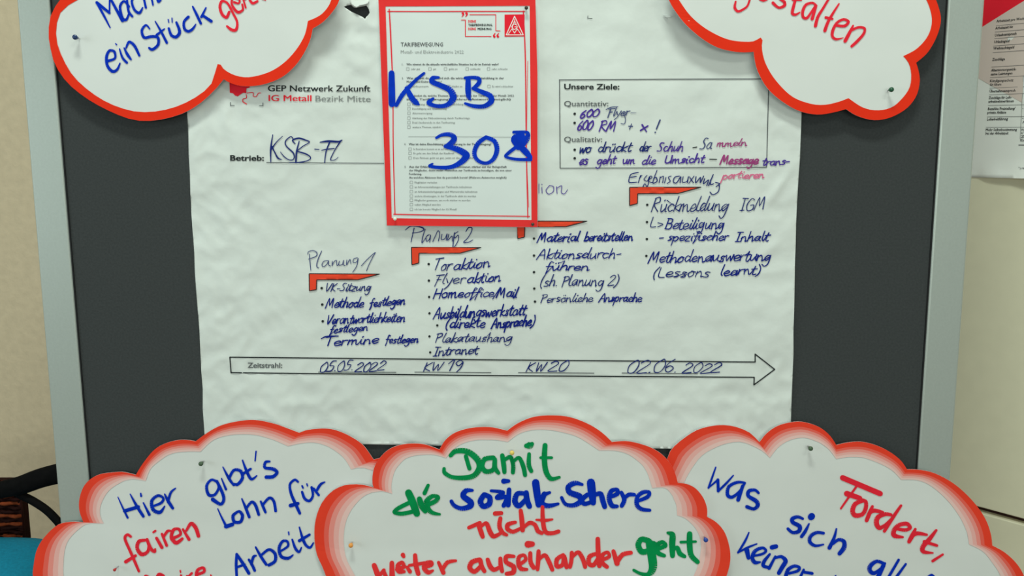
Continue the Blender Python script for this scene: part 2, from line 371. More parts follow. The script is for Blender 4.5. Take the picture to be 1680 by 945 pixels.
tg = Surf((0, 0, 0), BN, lambda X, Y: h_sheet(X, Y)+.001+.005*max(0, min(1, (X-1085)/20)))
sheet('torn_flap', [(1087, 24), (1096, 23), (1103, 27), (1096, 30), (1091, 28)], tg, M['sheet'], poster, 3, thick=.0003)
# printed marks
def printed_lines(lst, w, m, label, name='printed_rule'):
    k = Ink(SS, .0009)
    for L in lst: k.line(*L, w)
    k.make(name, m, poster, label)
printed_lines([(917, 131, 1090, 130), (1090, 130, 1262, 129.5), (918, 131, 919, 276)], 1.5, M['midgrey'], None, 'box_outline')
printed_lines([(919, 276, 1258, 274.6), (1261.5, 130, 1257.8, 274.6)], 1.4, M['midgrey'], None, 'box_outline')
printed_lines([(437, 266.5, 630, 268)], 1.3, M['midgrey'], 'rule for the site name')
for L in ((522, 610.5, 650, 611), (680, 610.5, 806, 611.5), (850, 611.5, 975, 612.2), (1020, 612, 1145, 613)): printed_lines([L], 1.3, M['midgrey'], None)
ar = [(377, 586), (820, 590.5), (1239, 594), (1239, 581), (1271, 606), (1237, 631.5), (1237.5, 619), (820, 616.3), (379, 611.5), (377, 586)]
k = Ink(SS, .0009)
for a, b in zip(ar, ar[1:]):
    n = max(1, int(math.hypot(b[0]-a[0], b[1]-a[1])/40))
    for i in range(n): k.line(a[0]+(b[0]-a[0])*i/n, a[1]+(b[1]-a[1])*i/n, a[0]+(b[0]-a[0])*(i+1)/n, a[1]+(b[1]-a[1])*(i+1)/n, 1.9)
for p in ar[:-1]: k.disc(p[0], p[1], .95)
k.make('timeline_arrow', M['black'], poster)
for t, x0, y0, x1, y1, c, m, b in (
    ('Unsere Ziele:', 925.6, 146.3, 1016.3, 146.6, 8.6, 'black', .022), ('Quantitativ:', 925.6, 174.2, 998, 174.2, 8.4, 'midgrey', .008),
    ('Qualitativ:', 925.6, 232.8, 988, 232.8, 8.4, 'midgrey', .008), ('Betrieb:', 377.5, 263.4, 433, 263.6, 8.6, 'black', .026),
    ('Zeitstrahl:', 406, 603.3, 463, 603.6, 8, 'midgrey', .02), ('GEP Netzwerk Zukunft', 439.5, 149.6, 607.5, 150, 9.6, 'black', .012),
    ('IG Metall', 440.5, 165.7, 511, 166, 9.8, 'pred', .012), ('Bezirk Mitte', 517.5, 166.2, 608, 167, 9.4, 'grey', .004)):
    printed(SS, t, x0, y0, x1, y1, c, M[m], poster, b, res=4)
# map logo, corner ticks
k = Ink(SS, .0011); k.poly([(376, 128), (405, 130), (404, 150), (404, 153), (399, 152), (394, 155), (390, 158), (386, 157), (382, 153), (377, 152)]); k.poly([(404, 138), (410, 140), (409, 144), (404, 145)])
k.make('map_logo', M['pred'], poster)
k = Ink(SS, .0009); k.trace(380, 0, 4, "100,610:5 140,608:5 142,630:5 160,634:5 175,612:5 190,610:5;95,620:5 97,642:5 75,650:6 75,668:6 98,682:6")
k.make('map_logo_outline', M['pred'], poster)
for ox_, t_ in ((0, "1512,672:5 1512,692:5;1512,692:5 1538,692:4"), (380, "205,676:5 205,694:5;205,694:5 182,694:4"), (800, "658,104:4 656,120:4;656,120:4 686,122:4")):
    k = Ink(SS, .0010); k.trace(ox_, 0, 4, t_); k.make('corner_tick', M['midgrey'], poster)
def step_arrow(ox, oy, sc, pts):
    pp = [(ox+x/sc, oy+y/sc) for x, y in pts]; k = Ink(SS, .0009)
    o = sheet('step_arrow', pp, SS, M['step'], poster, 4, thick=0, e=.0012); k = Ink(SS, .0014)
    for a, b in zip(pp, pp[1:]+pp[:1]):
        n = max(1, int(math.dist(a, b)/6))
        for i in range(n): k.line(a[0]+(b[0]-a[0])*i/n, a[1]+(b[1]-a[1])*i/n, a[0]+(b[0]-a[0])*(i+1)/n, a[1]+(b[1]-a[1])*(i+1)/n, 1.5)
    k.make('arrow_outline', M['black'], o)
    
step_arrow(490, 400, 5.25, [(90, 257), (697, 261), (510, 310), (155, 310), (153, 395), (92, 405)])
step_arrow(660, 360, 7, [(105, 320), (905, 323), (660, 388), (192, 388), (190, 500), (110, 522)])
step_arrow(840, 290, 4.2958, [(38, 312), (530, 313), (380, 352), (90, 352), (88, 425), (40, 436)])
step_arrow(1020, 270, 4.7714, [(62, 178), (622, 177), (440, 226), (125, 228), (123, 305), (62, 321)])
# pen writing traced stroke by stroke
def pen(blk, txt, m, wm=1.0, parent=None, surf=None, name='handwriting', label=None, e=.0007):
    k = Ink(surf or SS, e if surf else .0011); k.trace(*blk, txt, wm); return k.make(name, M[m], parent or poster, label)
bE = (840, 290, 4.2958); bD = (1020, 270, 4.7714); bG = (490, 400, 5.25); bP = (660, 360, 7); bQ = (680, 470, 7); bZ = (910, 120, 8); bY = (920, 210, 8); bX = (1110, 210, 8)
pen((360, 200, 6), "525,125:6 505,260:14 505,395:8;622,140:5 560,200:8 510,270:12;515,240:12 550,310:10 575,355:14 610,372:6;725,165:8 700,145:8 650,190:10 660,240:10 730,310:12 730,365:8 690,375:8 640,345:8 600,295:5;745,215:8 720,180:12 780,160:14 850,180:12 885,200:8 820,240:8 765,285:8;785,190:8 760,290:14 752,390:14;765,290:10 850,315:12 898,350:8 870,380:8 790,398:10 690,400:6;938,268:8 980,272:8;990,200:8 1070,190:18 1170,195:16 1205,180:10;1085,200:12 1050,290:10 1035,400:8;1005,280:6 1050,270:10 1130,262:8;1195,185:12 1140,270:8 1095,360:8 1105,378:6 1140,372:6 1170,345:4", 'navy', 1.2)
pen(bG, "78,90:4 85,68:5 125,58:5 157,78:6 148,108:6 85,132:5;92,90:5 98,160:6 105,228:4;198,62:5 168,130:6 155,190:6 172,208:5;255,145:5 218,150 200,180 215,198 245,172 258,148 258,180 275,192;290,150:5 288,188 300,160 325,142 330,185 345,178;350,150:5 345,182 375,178 387,142 385,178 400,188;415,140:5 413,182 440,135 450,170;505,120:5 475,130 470,160 500,155 512,125 500,190 465,245;540,190:5 590,135 658,75 640,110 605,180 585,232", 'slate', 1.35)
pen(bP, "35,122:6 90,80:10 160,78:12 240,100:12 235,130:9 170,150:7 115,155:7;135,100:9 120,170:8 100,258:7;262,115:8 235,200:8 225,268:8 250,240:6 290,180:6;310,175:7 275,200 280,250 310,230 325,180 315,262;350,255:7 385,180 410,130 430,165 415,248;455,170:7 450,230 490,220 515,165 505,240;535,170:7 522,240 570,190 575,250;600,150:7 590,220:9 580,330:9;640,140:7 600,170 605,215 640,180 645,230 610,300 578,332;730,140:7 760,95:9 800,100:9 790,150:8 750,215:7 705,262:9 760,262:8 810,235:6", 'navy', 1.25)
pen(bD, "130,62:6 75,75:6 58,112:6 62,140:6 118,138:5;70,100:6 115,92:6;147,85:5 130,142;138,108:5 158,84:5;198,85:5 175,115 200,130 217,95 202,170 180,150:5 160,192:7;205,122:5 237,102 225,90 212,130 240,142;277,45:5 255,100 245,145:6 277,130 270,100 250,110;302,95:5 292,142;300,107:5 327,92 320,142;347,100:5 335,144;387,90:5 365,100 380,130 355,147;452,90:6 415,100 405,135 430,142 462,95 457,142;482,95:5 475,137 510,132 522,95 515,142;530,95:5 562,142;567,90:5 525,147;582,95:6 580,142 617,100 615,142 642,90;650,110:6 640,150 680,120 665,165;717,78:6 680,165:7;695,120:6 697,155 720,150;735,140:6 767,150 740,172 764,160 757,210 715,236 692,215:6", 'navy', 1.3)
pen(bE, "190,50:3 190,115:3;210,75:4 212,115;210,52:4 211,56;262,65:4 240,95 258,122 290,105 292,70 262,62;315,70:4 318,118;318,80:4 350,64 348,110 370,120 392,90:3", 'indigo', 1.3)
def note(blk, m, *rows, w=6, slant=.28):
    for r in rows:
        text, x0, y0, x1, y1, xh = r[:6]; k = Ink(SS, .0011)
        hand(k, blk, text, x0, y0, x1, y1, xh, r[6] if len(r) > 6 else w, slant); k.make('handwriting', M[m], poster)
def bullets(blk, pts, r):
    for x, y in pts:
        k = Ink(SS, .0010); k.disc(blk[0]+x/blk[2], blk[1]+y/blk[2], r); k.make('bullet_point', M['black'], poster)
bullets(bE, [(155, 435), (155, 555), (155, 672), (157, 788), (162, 880)], 2.1)
bullets(bD, [(200, 315), (198, 450), (197, 583), (193, 715)], 2.1)
bullets(bP, [(303, 513), (305, 703)], 2.1); bullets(bQ, [(168, 120), (172, 308), (262, 447), (172, 573), (180, 757)], 2.0)
bullets(bG, [(198, 382), (203, 523), (207, 667)], 2.2); bullets(bZ, [(263, 533), (262, 653)], 2.2); bullets(bY, [(183, 285), (183, 397)], 2.2)
note(bE, 'ink', ('Material', 175, 462, 470, 455, 36, 7.5), ('bereitstellen', 505, 452, 850, 450, 33, 7.5), ('Aktionsdurch-', 175, 580, 765, 572, 36, 6.2), ('führen', 232, 662, 545, 658, 32, 7))
note(bE, 'navy', ('(sh. Planung 2)', 195, 772, 745, 768, 40, 6), ('Persönliche', 200, 884, 570, 882, 30, 5.2))
note(bE, 'ink', ('Ansprache', 612, 880, 915, 878, 31, 6.5))
note(bD, 'navy', ('Rückmeldung', 228, 372, 830, 362, 58, 6.5), ('IGM', 925, 362, 1120, 350, 52, 6))
note(bD, 'navy', ('L>', 220, 488, 320, 490, 42, 6))
note(bD, 'ink', ('Beteiligung', 335, 508, 800, 500, 44, 7), ('- spezifischer', 290, 600, 835, 590, 36, 7), ('Inhalt', 890, 600, 1150, 595, 38, 7.5), ('Methodenauswertung', 205, 768, 1165, 750, 45, 7.5))
note(bD, 'navy', ('(Lessons', 240, 885, 690, 878, 42, 7)); note(bD, 'ink', ('learnt)', 765, 868, 1085, 860, 40, 8))
note(bP, 'navy', ('Tor', 355, 590, 560, 580, 74, 10), ('Flyer', 360, 752, 720, 735, 62, 9.5))
note(bP, 'ink', ('aktion', 580, 580, 1005, 548, 62, 11), ('aktion', 735, 735, 1130, 705, 60, 11))
note(bQ, 'ink', ('Home', 215, 138, 560, 128, 60, 12), ('office/', 565, 130, 950, 125, 56, 10), ('Mail', 940, 128, 1180, 125, 60, 13), ('Ausbildungswerkstatt', 215, 370, 1270, 325, 66, 13), ('(direkte', 350, 478, 810, 470, 60, 13), ('Ansprache)', 880, 478, 1370, 450, 60, 14))
note(bQ, 'navy', ('Plakataushang', 235, 642, 1120, 632, 54, 9.5), ('Intranet', 215, 795, 730, 775, 55, 11))
note(bG, 'navy', ('VK-Sitzung', 230, 410, 620, 405, 38, 7), )
note(bG, 'ink', ('Methode', 230, 552, 560, 545, 44, 8.5), ('festlegen', 610, 545, 915, 520, 38, 9), ('Verantwortlichkeiten', 240, 695, 915, 668, 42, 8.5), ('festlegen', 265, 770, 595, 748, 34, 8), ('Termine', 225, 882, 690, 855, 42, 9), ('festlegen', 745, 860, 1030, 848, 34, 8.5))
pen(bG, "195,818:9 240,798:12 340,795:11", 'ink')
note(bZ, 'indigo', ('600', 325, 588, 575, 565, 52, 15), ('600', 295, 750, 490, 738, 64, 15), ('RM', 580, 755, 800, 765, 72, 14), ('x', 1120, 745, 1215, 765, 85, 16))
note(bZ, 'slate', ('Flyer', 690, 566, 980, 550, 56, 11), ('+', 960, 735, 1020, 735, 60, 12), ('!', 1310, 778, 1340, 778, 90, 17))
pen(bZ, "675,478:10 740,448:12 830,442:10;900,520:10 930,600 915,665 870,660:9;1000,520:8 1070,520:5", 'slate')
note(bY, 'navy', ('wo', 230, 322, 395, 318, 68, 14), ('drückt', 480, 316, 925, 300, 64, 13), ('der', 1030, 302, 1170, 300, 62, 13))
note(bY, 'indigo', ('Schuh', 1265, 305, 1600, 305, 64, 12), ('es', 235, 490, 350, 480, 72, 15), ('geht', 470, 478, 715, 470, 60, 14), ('um', 805, 472, 975, 468, 52, 14), ('die', 1060, 474, 1250, 470, 58, 13), ('Umsicht', 1360, 468, 1880, 450, 56, 14))
pen(bX, "215,258:14 265,250:14;435,410:13 525,412:14", 'black')
note(bX, 'slate', ('Sa', 300, 288, 460, 275, 78, 12)); note(bX, 'plum', ('mmeln', 520, 245, 920, 232, 48, 11), ('Message', 570, 475, 1070, 472, 62, 17))
note(bX, 'indigo', ('trans-', 1120, 492, 1480, 475, 52, 13)); note(bX, 'pink', ('portieren', 595, 668, 1150, 655, 52, 12))
bI = (370, 570, 3.652); bJ = (820, 570, 3.652)
note(bI, 'navy', ('05.05.', 560, 148, 765, 140, 34, 5), ('2022', 775, 145, 950, 138, 30, 5), ('KW', 1180, 142, 1295, 140, 28, 5), ('19', 1320, 140, 1415, 140, 36, 5), slant=.35)
note(bJ, 'navy', ('KW', 155, 145, 265, 145, 30, 5), ('20', 285, 145, 400, 142, 34, 5), ('02.06.', 750, 158, 1065, 148, 42, 5), ('2022', 1090, 154, 1320, 150, 32, 5), slant=.4)
# ------------------------------------------------------------------ red framed form
def h_form(X, Y): return .0116+.0012*math.sin((X-640)/80)+.0010*math.sin(Y/90)+.0006*bumpy(X, Y, 60, 3)
SFm = Surf((0, 0, 0), BN, h_form)
form = thing('survey_form', 'printed survey form in a red frame, KSB 308 written across in blue', 'form', SFm.P(758, 372))
OUT = [(620.5, -4), (878.5, -6), (882, 120), (882, 373), (634.5, 370.5)]; INN = [(632.5, 10.5), (869, 9.5), (872, 361), (642.7, 358)]
sheet('paper', [(620.5, -4), (700, -4.5), (790, -5), (878.5, -6), (880.5, 60), (882, 120), (882, 250), (882, 373), (800, 372.5), (720, 371.5), (634.5, 370.5), (630, 240), (625, 120)], SFm, M['form'], form, 8, thick=.0004)
k = Ink(SFm, .0006)
def seg(a, b, c, d, n=8):
    for i in range(n):
        t, u = i/n, (i+1)/n; L = lambda p, q, t: (p[0]+(q[0]-p[0])*t, p[1]+(q[1]-p[1])*t)
        k.poly([L(a, b, t), L(a, b, u), L(c, d, u), L(c, d, t)])
o4 = [(620.8, -3.5), (878.3, -5.5), (881.6, 372.6), (634.8, 370)]
seg(o4[0], o4[1], INN[0], INN[1]); seg(o4[1], (881.7, 120), INN[1], (870, 120)); seg((881.7, 120), o4[2], (870, 120), INN[2]); seg(o4[2], o4[3], INN[2], INN[3]); seg(o4[3], o4[0], INN[3], INN[0])
k.make('red_frame', M['tape'], form)
k = Ink(SFm, .0007); k.trace(0, 0, 1, "636,18.6:1.5 700,18.8 770,18.6 861,18.6;638.5,15:1.7 641,60:2.2 644.5,150:1.6 645.2,246:1.6 648,352:1.6;646,351.5:1.7 725,353:1.7 800,354:1.5 869,355:1.5;858.5,18:1.6 862,100:2 863.5,240:1.7 866,357:1.6;866,100:.8 864,240:.7 867.5,340:.7", n=8)
k.make('thin_red_outline', M['pred'], form)
bF = (630, 0, 6.4615)
def ftext(t, x0, y, x1, cap, m='midgrey', b=.0, dy=0, blk=0): printed(SFm, t, 630+x0/6.4615, blk+y/6.4615, 630+x1/6.4615, blk+(y+dy)/6.4615, cap/6.4615, M[m], form, b, e=.0006, res=1)
ftext('TARIFBEWEGUNG', 178, 492, 625, 42, 'midgrey', .012); ftext('Metall- und Elektroindustrie 2022', 178, 567, 845, 34, 'grey', -.002)
ftext('DEINE', 893, 238, 975, 24, 'pred', .03); ftext('TARIFBEWEGUNG,', 893, 276, 1152, 22, 'black', .03); ftext('DEINE', 893, 318, 975, 24, 'pred', .03); ftext('MEINUNG', 992, 318, 1140, 24, 'black', .03)
k = Ink(SFm, .0006); k.trace(*bF, "910,155:8 1185,155:8;1185,155:8 1185,325:8;1185,325:8 1230,327:8;820,212:8 862,212:8;862,212:8 862,385:8;862,385:8 1135,385:8"); k.make('quote_bracket', M['pred'], form)
k = Ink(SFm, .0006)
for x, y, s in ((835, 140, 1), (873, 140, 1), (1170, 388, -1), (1208, 388, -1)): k.trace(*bF, f"{x},{y}:26;{x},{y}:22 {x+8*s},{y+12*s}:16 {x-8*s},{y+36*s}:8")
k.make('quotation_mark', M['pred'], form)
k = Ink(SFm, .0006); q = lambda x, y: (630+x/6.4615, y/6.4615)
k.poly([q(1278, 155), q(1490, 152), q(1488, 385), q(1278, 388)]); lg = k.make('logo_square', M['pred'], form)
k = Ink(SFm, .0008); k.trace(*bF, "1384,172:9 1476,370:9;1476,370:9 1296,370:9;1296,370:9 1384,172:9;1384,205:7 1384,240:7;1400,262:8 1376,255:8 1360,285:8 1376,312:8 1404,300:8 1404,285:7 1386,285:7;1318,362:7 1356,305:7;1356,305:7 1384,352:7;1384,352:7 1412,305:7;1412,305:7 1452,362:7;1350,290:5 1384,220:5;1418,290:5 1384,220:5", n=3)
k.make('logo_triangle', M['white'], lg)
def row(num, y, x0, lines, blk=0, numx=190):
    if num: ftext(num, numx, y, numx+14, 20, 'midgrey', .02, blk=blk)
    for i, (t, x1) in enumerate(lines): ftext(t, x0, y+i*38, x1, 21, 'midgrey', .026, blk=blk)
def opt(x, y, t, x1, blk=0, tx=52):
    k = Ink(SFm, .0006); a, b = 630+x/6.4615, blk+y/6.4615; r = 2.2
    for L in ((a-r, b-r, a+r, b-r), (a+r, b-r, a+r, b+r), (a+r, b+r, a-r, b+r), (a-r, b+r, a-r, b-r)): k.line(*L, .55)
    k.make('checkbox', M['grey'], form); ftext(t, x+tx, y+10, x1, 19, 'grey', .012, blk=blk)
row('1.', 692, 238, [('Wie nimmst du die aktuelle wirtschaftliche Situation bei dir im Betrieb wahr?', 1215)])
for x, t, x1 in ((252, 'sehr gut', 382), (486, 'gut', 552), (652, 'geht so', 780), (882, 'schlecht', 1022), (1108, 'sehr schlecht', 1310)): opt(x, 730, t, x1, tx=34)
row('2.', 838, 240, [('Was glaubst du, wie wird sich die wirtschaftliche Entwicklung in der', 1272), ('Metall- und Elektroindustrie?', 612)])
for x, t, x1 in ((252, 'verbessern', 470), (686, 'bleibt so', 832), (1112, 'Es wird schlechter', 1370)): opt(x, 915, t, x1, tx=34)
row('3.', 378, 240, [('Was denkst du, welche Themen sind dir wichtig in der Tarifrunde der Metall- 2022', 1378), ('in der Tarifbewegung? (Mehrere Antworten möglich)', 1345)], 100)
for y, t, x1 in ((458, 'Erhöhung der Entgelte und Ausbildung', 842), (505, 'Beschäftigung und Qualifizierung', 664), (553, 'Altersversorgung', 512), (605, 'Stärkung der Mitbestimmung durch Tarifverträge', 910), (652, 'Dual Studierende in den Tarifvertrag', 752), (700, 'weitere Themen, nämlich:', 610)): opt(264, y, t, x1, 100, 36)
k = Ink(SFm, .0006); k.line(670, 224, 838, 225, .6); k.make('answer_line', M['grey'], form)
row('4.', 892, 262, [('Was ist deine Einschätzung zur Forderung in der Tarifbewegung?', 1138)], 100, 215)
for y, t, x1 in ((93, 'In Betrieben kommt es an auf uns', 680), (138, 'Es geht um den Erhalt der Kaufkraft', 745), (187, 'Den Firmen geht es gut, jetzt ist die Zeit dafür', 950)): opt(276, y, t, x1, 230, 36)
row('5.', 292, 265, [('Aus der Erfahrung wissen wir: Je geschlossener, stärker aus der Belegschaft', 1300), ('der Mitglieder, desto mehr. Menschen zur Tarifrunde zu beteiligen, die von einer', 1355), ('Forderung.', 400), ('An welchen Aktionen bist du persönlich bereit? (Mehrere Antworten möglich)', 1298)], 230, 218)
for y, t, x1 in ((447, 'Flugblätter verteilen', 562), (495, 'an Infoveranstaltungen zur Tarifrunde teilnehmen', 930), (545, 'an Arbeitsniederlegungen und Warnstreiks teilnehmen', 990), (592, 'andere überzeugen, in der Tarifrunde aktiv zu werden', 975), (636, 'Mitglieder gewinnen, um noch stärker zu werden', 915), (682, 'selbst Mitglied werden', 600), (732, 'ich bin bereits Mitglied der IG Metall', 768)): opt(290, y, t, x1, 230, 34)
bK = (630, 100, 6.4615)
pen(bK, "80,130:58 82,300:66 85,455:66;425,130:26 330,210:34 200,350:44 130,470:36;240,290:44 300,400:56 345,445:50 372,462:18", 'bigblue', 1.08, form, SFm, e=.0011)
pen(bK, "580,175:24 520,180:44 510,220:50 600,260:52 700,310:60 735,390:68 680,460:50 600,480:40 520,470:40 475,440:48 520,400:28", 'bigblue', 1.08, form, SFm, e=.0011)
pen(bK, "860,180:30 930,175:34 1000,185:40 1008,230:44 950,290:36;892,195:50 892,300:58 898,380:46 918,412:16;945,290:36 1040,330:46 1125,370:54 1135,430:56 1060,480:44 950,478:38 860,450:24", 'bigblue', 1.08, form, SFm, e=.0011)
pen(bK, "555,815:26 620,782:34 700,780:44 745,815:54 720,865:58 655,905:36;650,905:38 760,930:56 850,975:66 872,1010:70 820,1070:56 720,1122:42 600,1130:36 485,1115:30 515,1090:18", 'bigblue', 1.08, form, SFm, e=.0011)
pen(bK, "1080,810:38 1000,870:44 957,970:44 990,1050:38 1080,1085:34 1160,1040:42 1198,940:48 1170,850:44 1080,808:38", 'bigblue', 1.08, form, SFm, e=.0011)
pen(bK, "1375,755:30 1440,752:28 1520,760:34 1515,820:60 1450,880:90;1450,800:90 1390,830:84 1430,885:90 1425,915:60;1410,905:36 1320,975:34 1292,1015:28 1400,1042:30 1555,1045:34;1440,905:56 1500,960:64 1550,1020:46", 'bigblue', 1.08, form, SFm, e=.0011)
# ------------------------------------------------------------------ cloud signs
def lobes_eval(lobes, n=26):
    res = []
    for lb in lobes:
        c = catmull(lb, 8); d = [0]
        for a, b in zip(c, c[1:]): d.append(d[-1]+math.hypot(b[0]-a[0], b[1]-a[1]))
        out = []; j = 0
        for i in range(n+1):
            t = d[-1]*i/n
            while j < len(d)-2 and d[j+1] < t: j += 1
            f = (t-d[j])/max(1e-9, d[j+1]-d[j]); out.append((c[j][0]+(c[j+1][0]-c[j][0])*f, c[j][1]+(c[j+1][1]-c[j][1])*f))
        res.append(out)
    return res
def parse(s): return [[tuple(map(float, p.split(','))) for p in l.split()] for l in s.split('|')]
def cloud(label, outer, inner, closure, hf, levels, mats, labels, base):
    S = Surf((0, 0, 0), BN, hf); t = thing('cloud_sign', label, 'sign', S.P(*base))
    O = lobes_eval(parse(outer)); I = lobes_eval(parse(inner))
    outl = []
    for l in O: outl += l[:-1]
    outl.append(O[-1][-1]); outl += [tuple(map(float, p.split(','))) for p in closure.split()]
    sheet('card', outl, S, M['card'], t, 9, thick=.0009)
    lv = [0]+levels
    for k in range(len(levels)):
        A = []; B = []
        for o_, i_ in zip(O, I):
            A += [(a[0]+(b[0]-a[0])*lv[k], a[1]+(b[1]-a[1])*lv[k]) for a, b in zip(o_, i_)]
            B += [(a[0]+(b[0]-a[0])*lv[k+1], a[1]+(b[1]-a[1])*lv[k+1]) for a, b in zip(o_, i_)]
        strip(S, A, B, M[mats[k]], t, 'border_band', .0005+.00003*k, labels[k] if labels else None)
    return t, S
BL = ['solid red outermost band', 'light red second band', 'salmon middle band', 'pink fourth band', 'palest blush innermost band']
LV = [.33, .49, .66, .83, 1.0]; GM = ['g0', 'g1', 'g2', 'g3', 'g4']
h1 = lambda X, Y: 0.0150+.014*max(0, min(1, (X-380)/170))**1.5+.0015*math.sin(X/60)+.001*bumpy(X, Y, 90, 4)
c1, S1 = cloud('white cloud sign with solid red rim at upper left, reading ein Stück',
    "108,-20 99,0 85,20 79.5,50 82,75 90,105 110,135 140,160 175,180 212,195 240,198.5 270,195 300,186 325,172 350,150 367,130|367,130 380,137 400,141.5 430,139 462,127 485,107 500,85 509,65 513,47|513,47 530,36 545,20 555,4 561,-18",
    "140,-12 127,0 107,12 96,27 92,50 94,72 105,100 122,127 150,152 180,170 212,181 237,184 267,181 297,172 325,157 345,140 352,122 354,107 357,105|362,106 369,115 387,124 410,126.5 442,118 467,102 487,80 500,57 505,35|506,34 518,29 530,21 541,6 547,-14",
    "540,-90 420,-140 220,-130 130,-60", h1, [1.0], ['border'], None, (240, 198))
h2 = lambda X, Y: 0.0155+.014*max(0, min(1, (1330-X)/200))**1.5+.0015*math.sin(X/50)+.001*bumpy(X, Y, 90, 7)
c2, S2 = cloud('white cloud sign with solid red rim at upper right, reading gestalten',
    "1090,-20 1097.5,0 1107,17 1125,40 1150,62 1175,77 1200,84 1220,86 1236.5,85|1236.5,85 1238,98 1244,119 1260,146 1284,167 1311,182 1341,188 1367,184.5 1388,179|1388,179 1406,190 1433,197 1460,193 1486.5,178.5 1503,158 1509,134 1507,116 1503,103|1503,103 1522,86 1537,59.5 1543.7,33 1539,9 1528,-18",
    "1106,-14 1114,0 1132,25 1155,45 1182,60 1205,67 1231,68.5 1240,66 1248,61.5|1251,66 1250,80 1256,104 1272,131 1299,158 1329,170 1352.6,172 1376,167 1392,161|1392,161 1415,176 1439,181 1463,176 1480.6,161 1492.5,143 1495,122 1491,104 1482,92|1482,92 1504,80 1522,59.5 1529,36 1525,12 1514,-12",
    "1480,-90 1340,-130 1180,-120 1105,-70", h2, [1.0], ['border'], None, (1433, 197))
h3 = lambda X, Y: 0.0130+.004*max(0, min(1, (Y-860)/100))+.003*max(0, min(1, (150-X)/100))+.001*bumpy(X, Y, 80, 2)
c3, S3 = cloud('white cloud sign with graded pink rim at lower left, about fair pay and Arbeit',
    "60,990 54,945 55,929 60,903 73,881 95,861 117,856 137,857|137,857 130,837 131,815 140.5,793.5 161,779 190,774.5 204,774.5 223,779|223,779 234,761 252,739 270,728 292,722 310,722 321,724|321,724 343,708 365,697 394,690.5 420,689 450,695 470,702 491,710|491,710 506,705 534,703 554,706.6 576,716.5 596,730.5 613,754|613,754 624,751 650,757 690,782 715,830 712,900 690,990",
    "110,990 104,945 104,925 106,903 113,885 131,866.5 146,859 170,859|170,859 164,844.6 166,826 179,804.5 201,790 212,787 219,786 239,789|239,789 248,768 270,750 280,745 292,742 314,740.6 329,741|329,741 350,722 376,714 401.6,712.4 422,714 437,718 450,722 472.5,732|472.5,732 492,727.7 514.6,726 537,732 556.7,744.5 567,755 576,770|576,770 593,767 613,772.5 650,790 670,840 665,900 650,990",
    "560,1040 200,1040", h3, LV, GM, BL, (350, 1040))
h5 = lambda X, Y: 0.0130+.003*max(0, min(1, (X-1500)/150))+.001*bumpy(X, Y, 80, 8)+.002*max(0, min(1, (1200-X)/100))
c5, S5 = cloud('white cloud sign with graded pink rim at lower right, reading Fordert, was sich',
    "1075,860 1078,800 1095,752 1102.5,736 1122,719 1144.5,705 1172.6,698 1196,698 1215.5,703 1231.6,711 1246,725.5|1246,725.5 1257.5,711 1277,698 1302.7,692 1322,693 1344.6,701 1361,714 1372,730|1372,730 1390,726 1412,724.6 1435,729.7 1457.6,740 1477,754.6 1488,769.8|1488,769.8 1509,770.7 1535,777 1567,795 1596,822 1616,850 1625.5,875.6 1628,895|1628,895 1648,906 1667.4,924 1680,945 1688,975",
    "1112,860 1114,815 1126,783.8 1141.7,758.5 1152,747 1164,739 1186.6,729 1212,724.6 1231.6,730 1251,740 1263,751|1263,751 1277,733.6 1296,722 1319,718 1341,724.6 1352,731 1361,738.5 1372,753|1372,753 1390,750 1405,750 1419,751.4 1444.7,761 1464,772 1478.6,787|1478.6,787 1506,788 1528.6,798 1554.4,820.8 1573.8,846.6 1585,869 1588,880 1590,893|1590,893 1612.5,904.7 1628.7,924 1641.6,945 1650,975",
    "1670,1030 1150,1040 1085,960", h5, LV, GM, BL, (1400, 1040))
h4 = lambda X, Y: 0.0230+.004*max(0, min(1, (Y-900)/60))+.0015*math.sin(X/90)+.001*bumpy(X, Y, 80, 12)
c4, S4 = cloud('front white cloud sign at lower centre, reading Damit die soziale Schere nicht',
    "545,975 531,935 520,910 516,884.7 517,856.7 526,828.6 542.6,807.6 562,797 582,794.4 599,796 613,800|613,800 611,792 612,775 618,758.5 632,741.7 649,732 671.6,727.7 697,729 721,737.5|721,737.5 730.5,722 747,709.5 772.6,702 802,700.5 822,704 832,706.6|832,706.6 850,694 875,684 903,681.4 934,684 965,695.4 987.5,709.5 1004,725|1004,725 1027,723.5 1049,727.7 1071.6,736 1091,750 1105,770 1112,792|1112,792 1128,794.4 1142,802 1154,817 1160,834 1160,848|1160,848 1175,856.7 1189,873.5 1197,898.7 1198,921 1192,945 1178,980",
    "598,975 580,940 568,915.6 563.7,887.5 566.5,859.5 576,837 593,817 607,809 618,806.7 628,806 643.6,810|643.6,810 642,800 643.6,786.6 649,770 663,754 673,749.5 685.7,746.7 711,746 732,751.5|732,751.5 742,739 758.6,727.7 781,722 800,721.5 815,722 833,725|833,725 853,711 878,705 906,706 934,712 948,717 959.5,723.5 983,739|983,739 1010,739.5 1032,746 1052,761 1058,769 1063,778 1070,800.6|1070,800.6 1091,800.6 1102.5,812 1106,820 1109.5,828.6 1111,845.5|1111,845.5 1125,851 1142,868 1150,890 1147,921 1138,945 1120,980",
    "1150,1035 860,1050 570,1030", h4, LV, GM, BL, (860, 1050))
def words(blk, S, parent, m, *w):
    wm = 1.14 if S is S4 else 1.06
    for t in w: pen(blk, t, m, wm*1.27, parent, S, 'lettering', {'blue': 'blue marker lettering', 'red': 'red marker lettering', 'orr': 'scarlet marker lettering', 'green': 'green marker lettering'}[m], e=.0009)
T1 = (150, 0, 5.6)
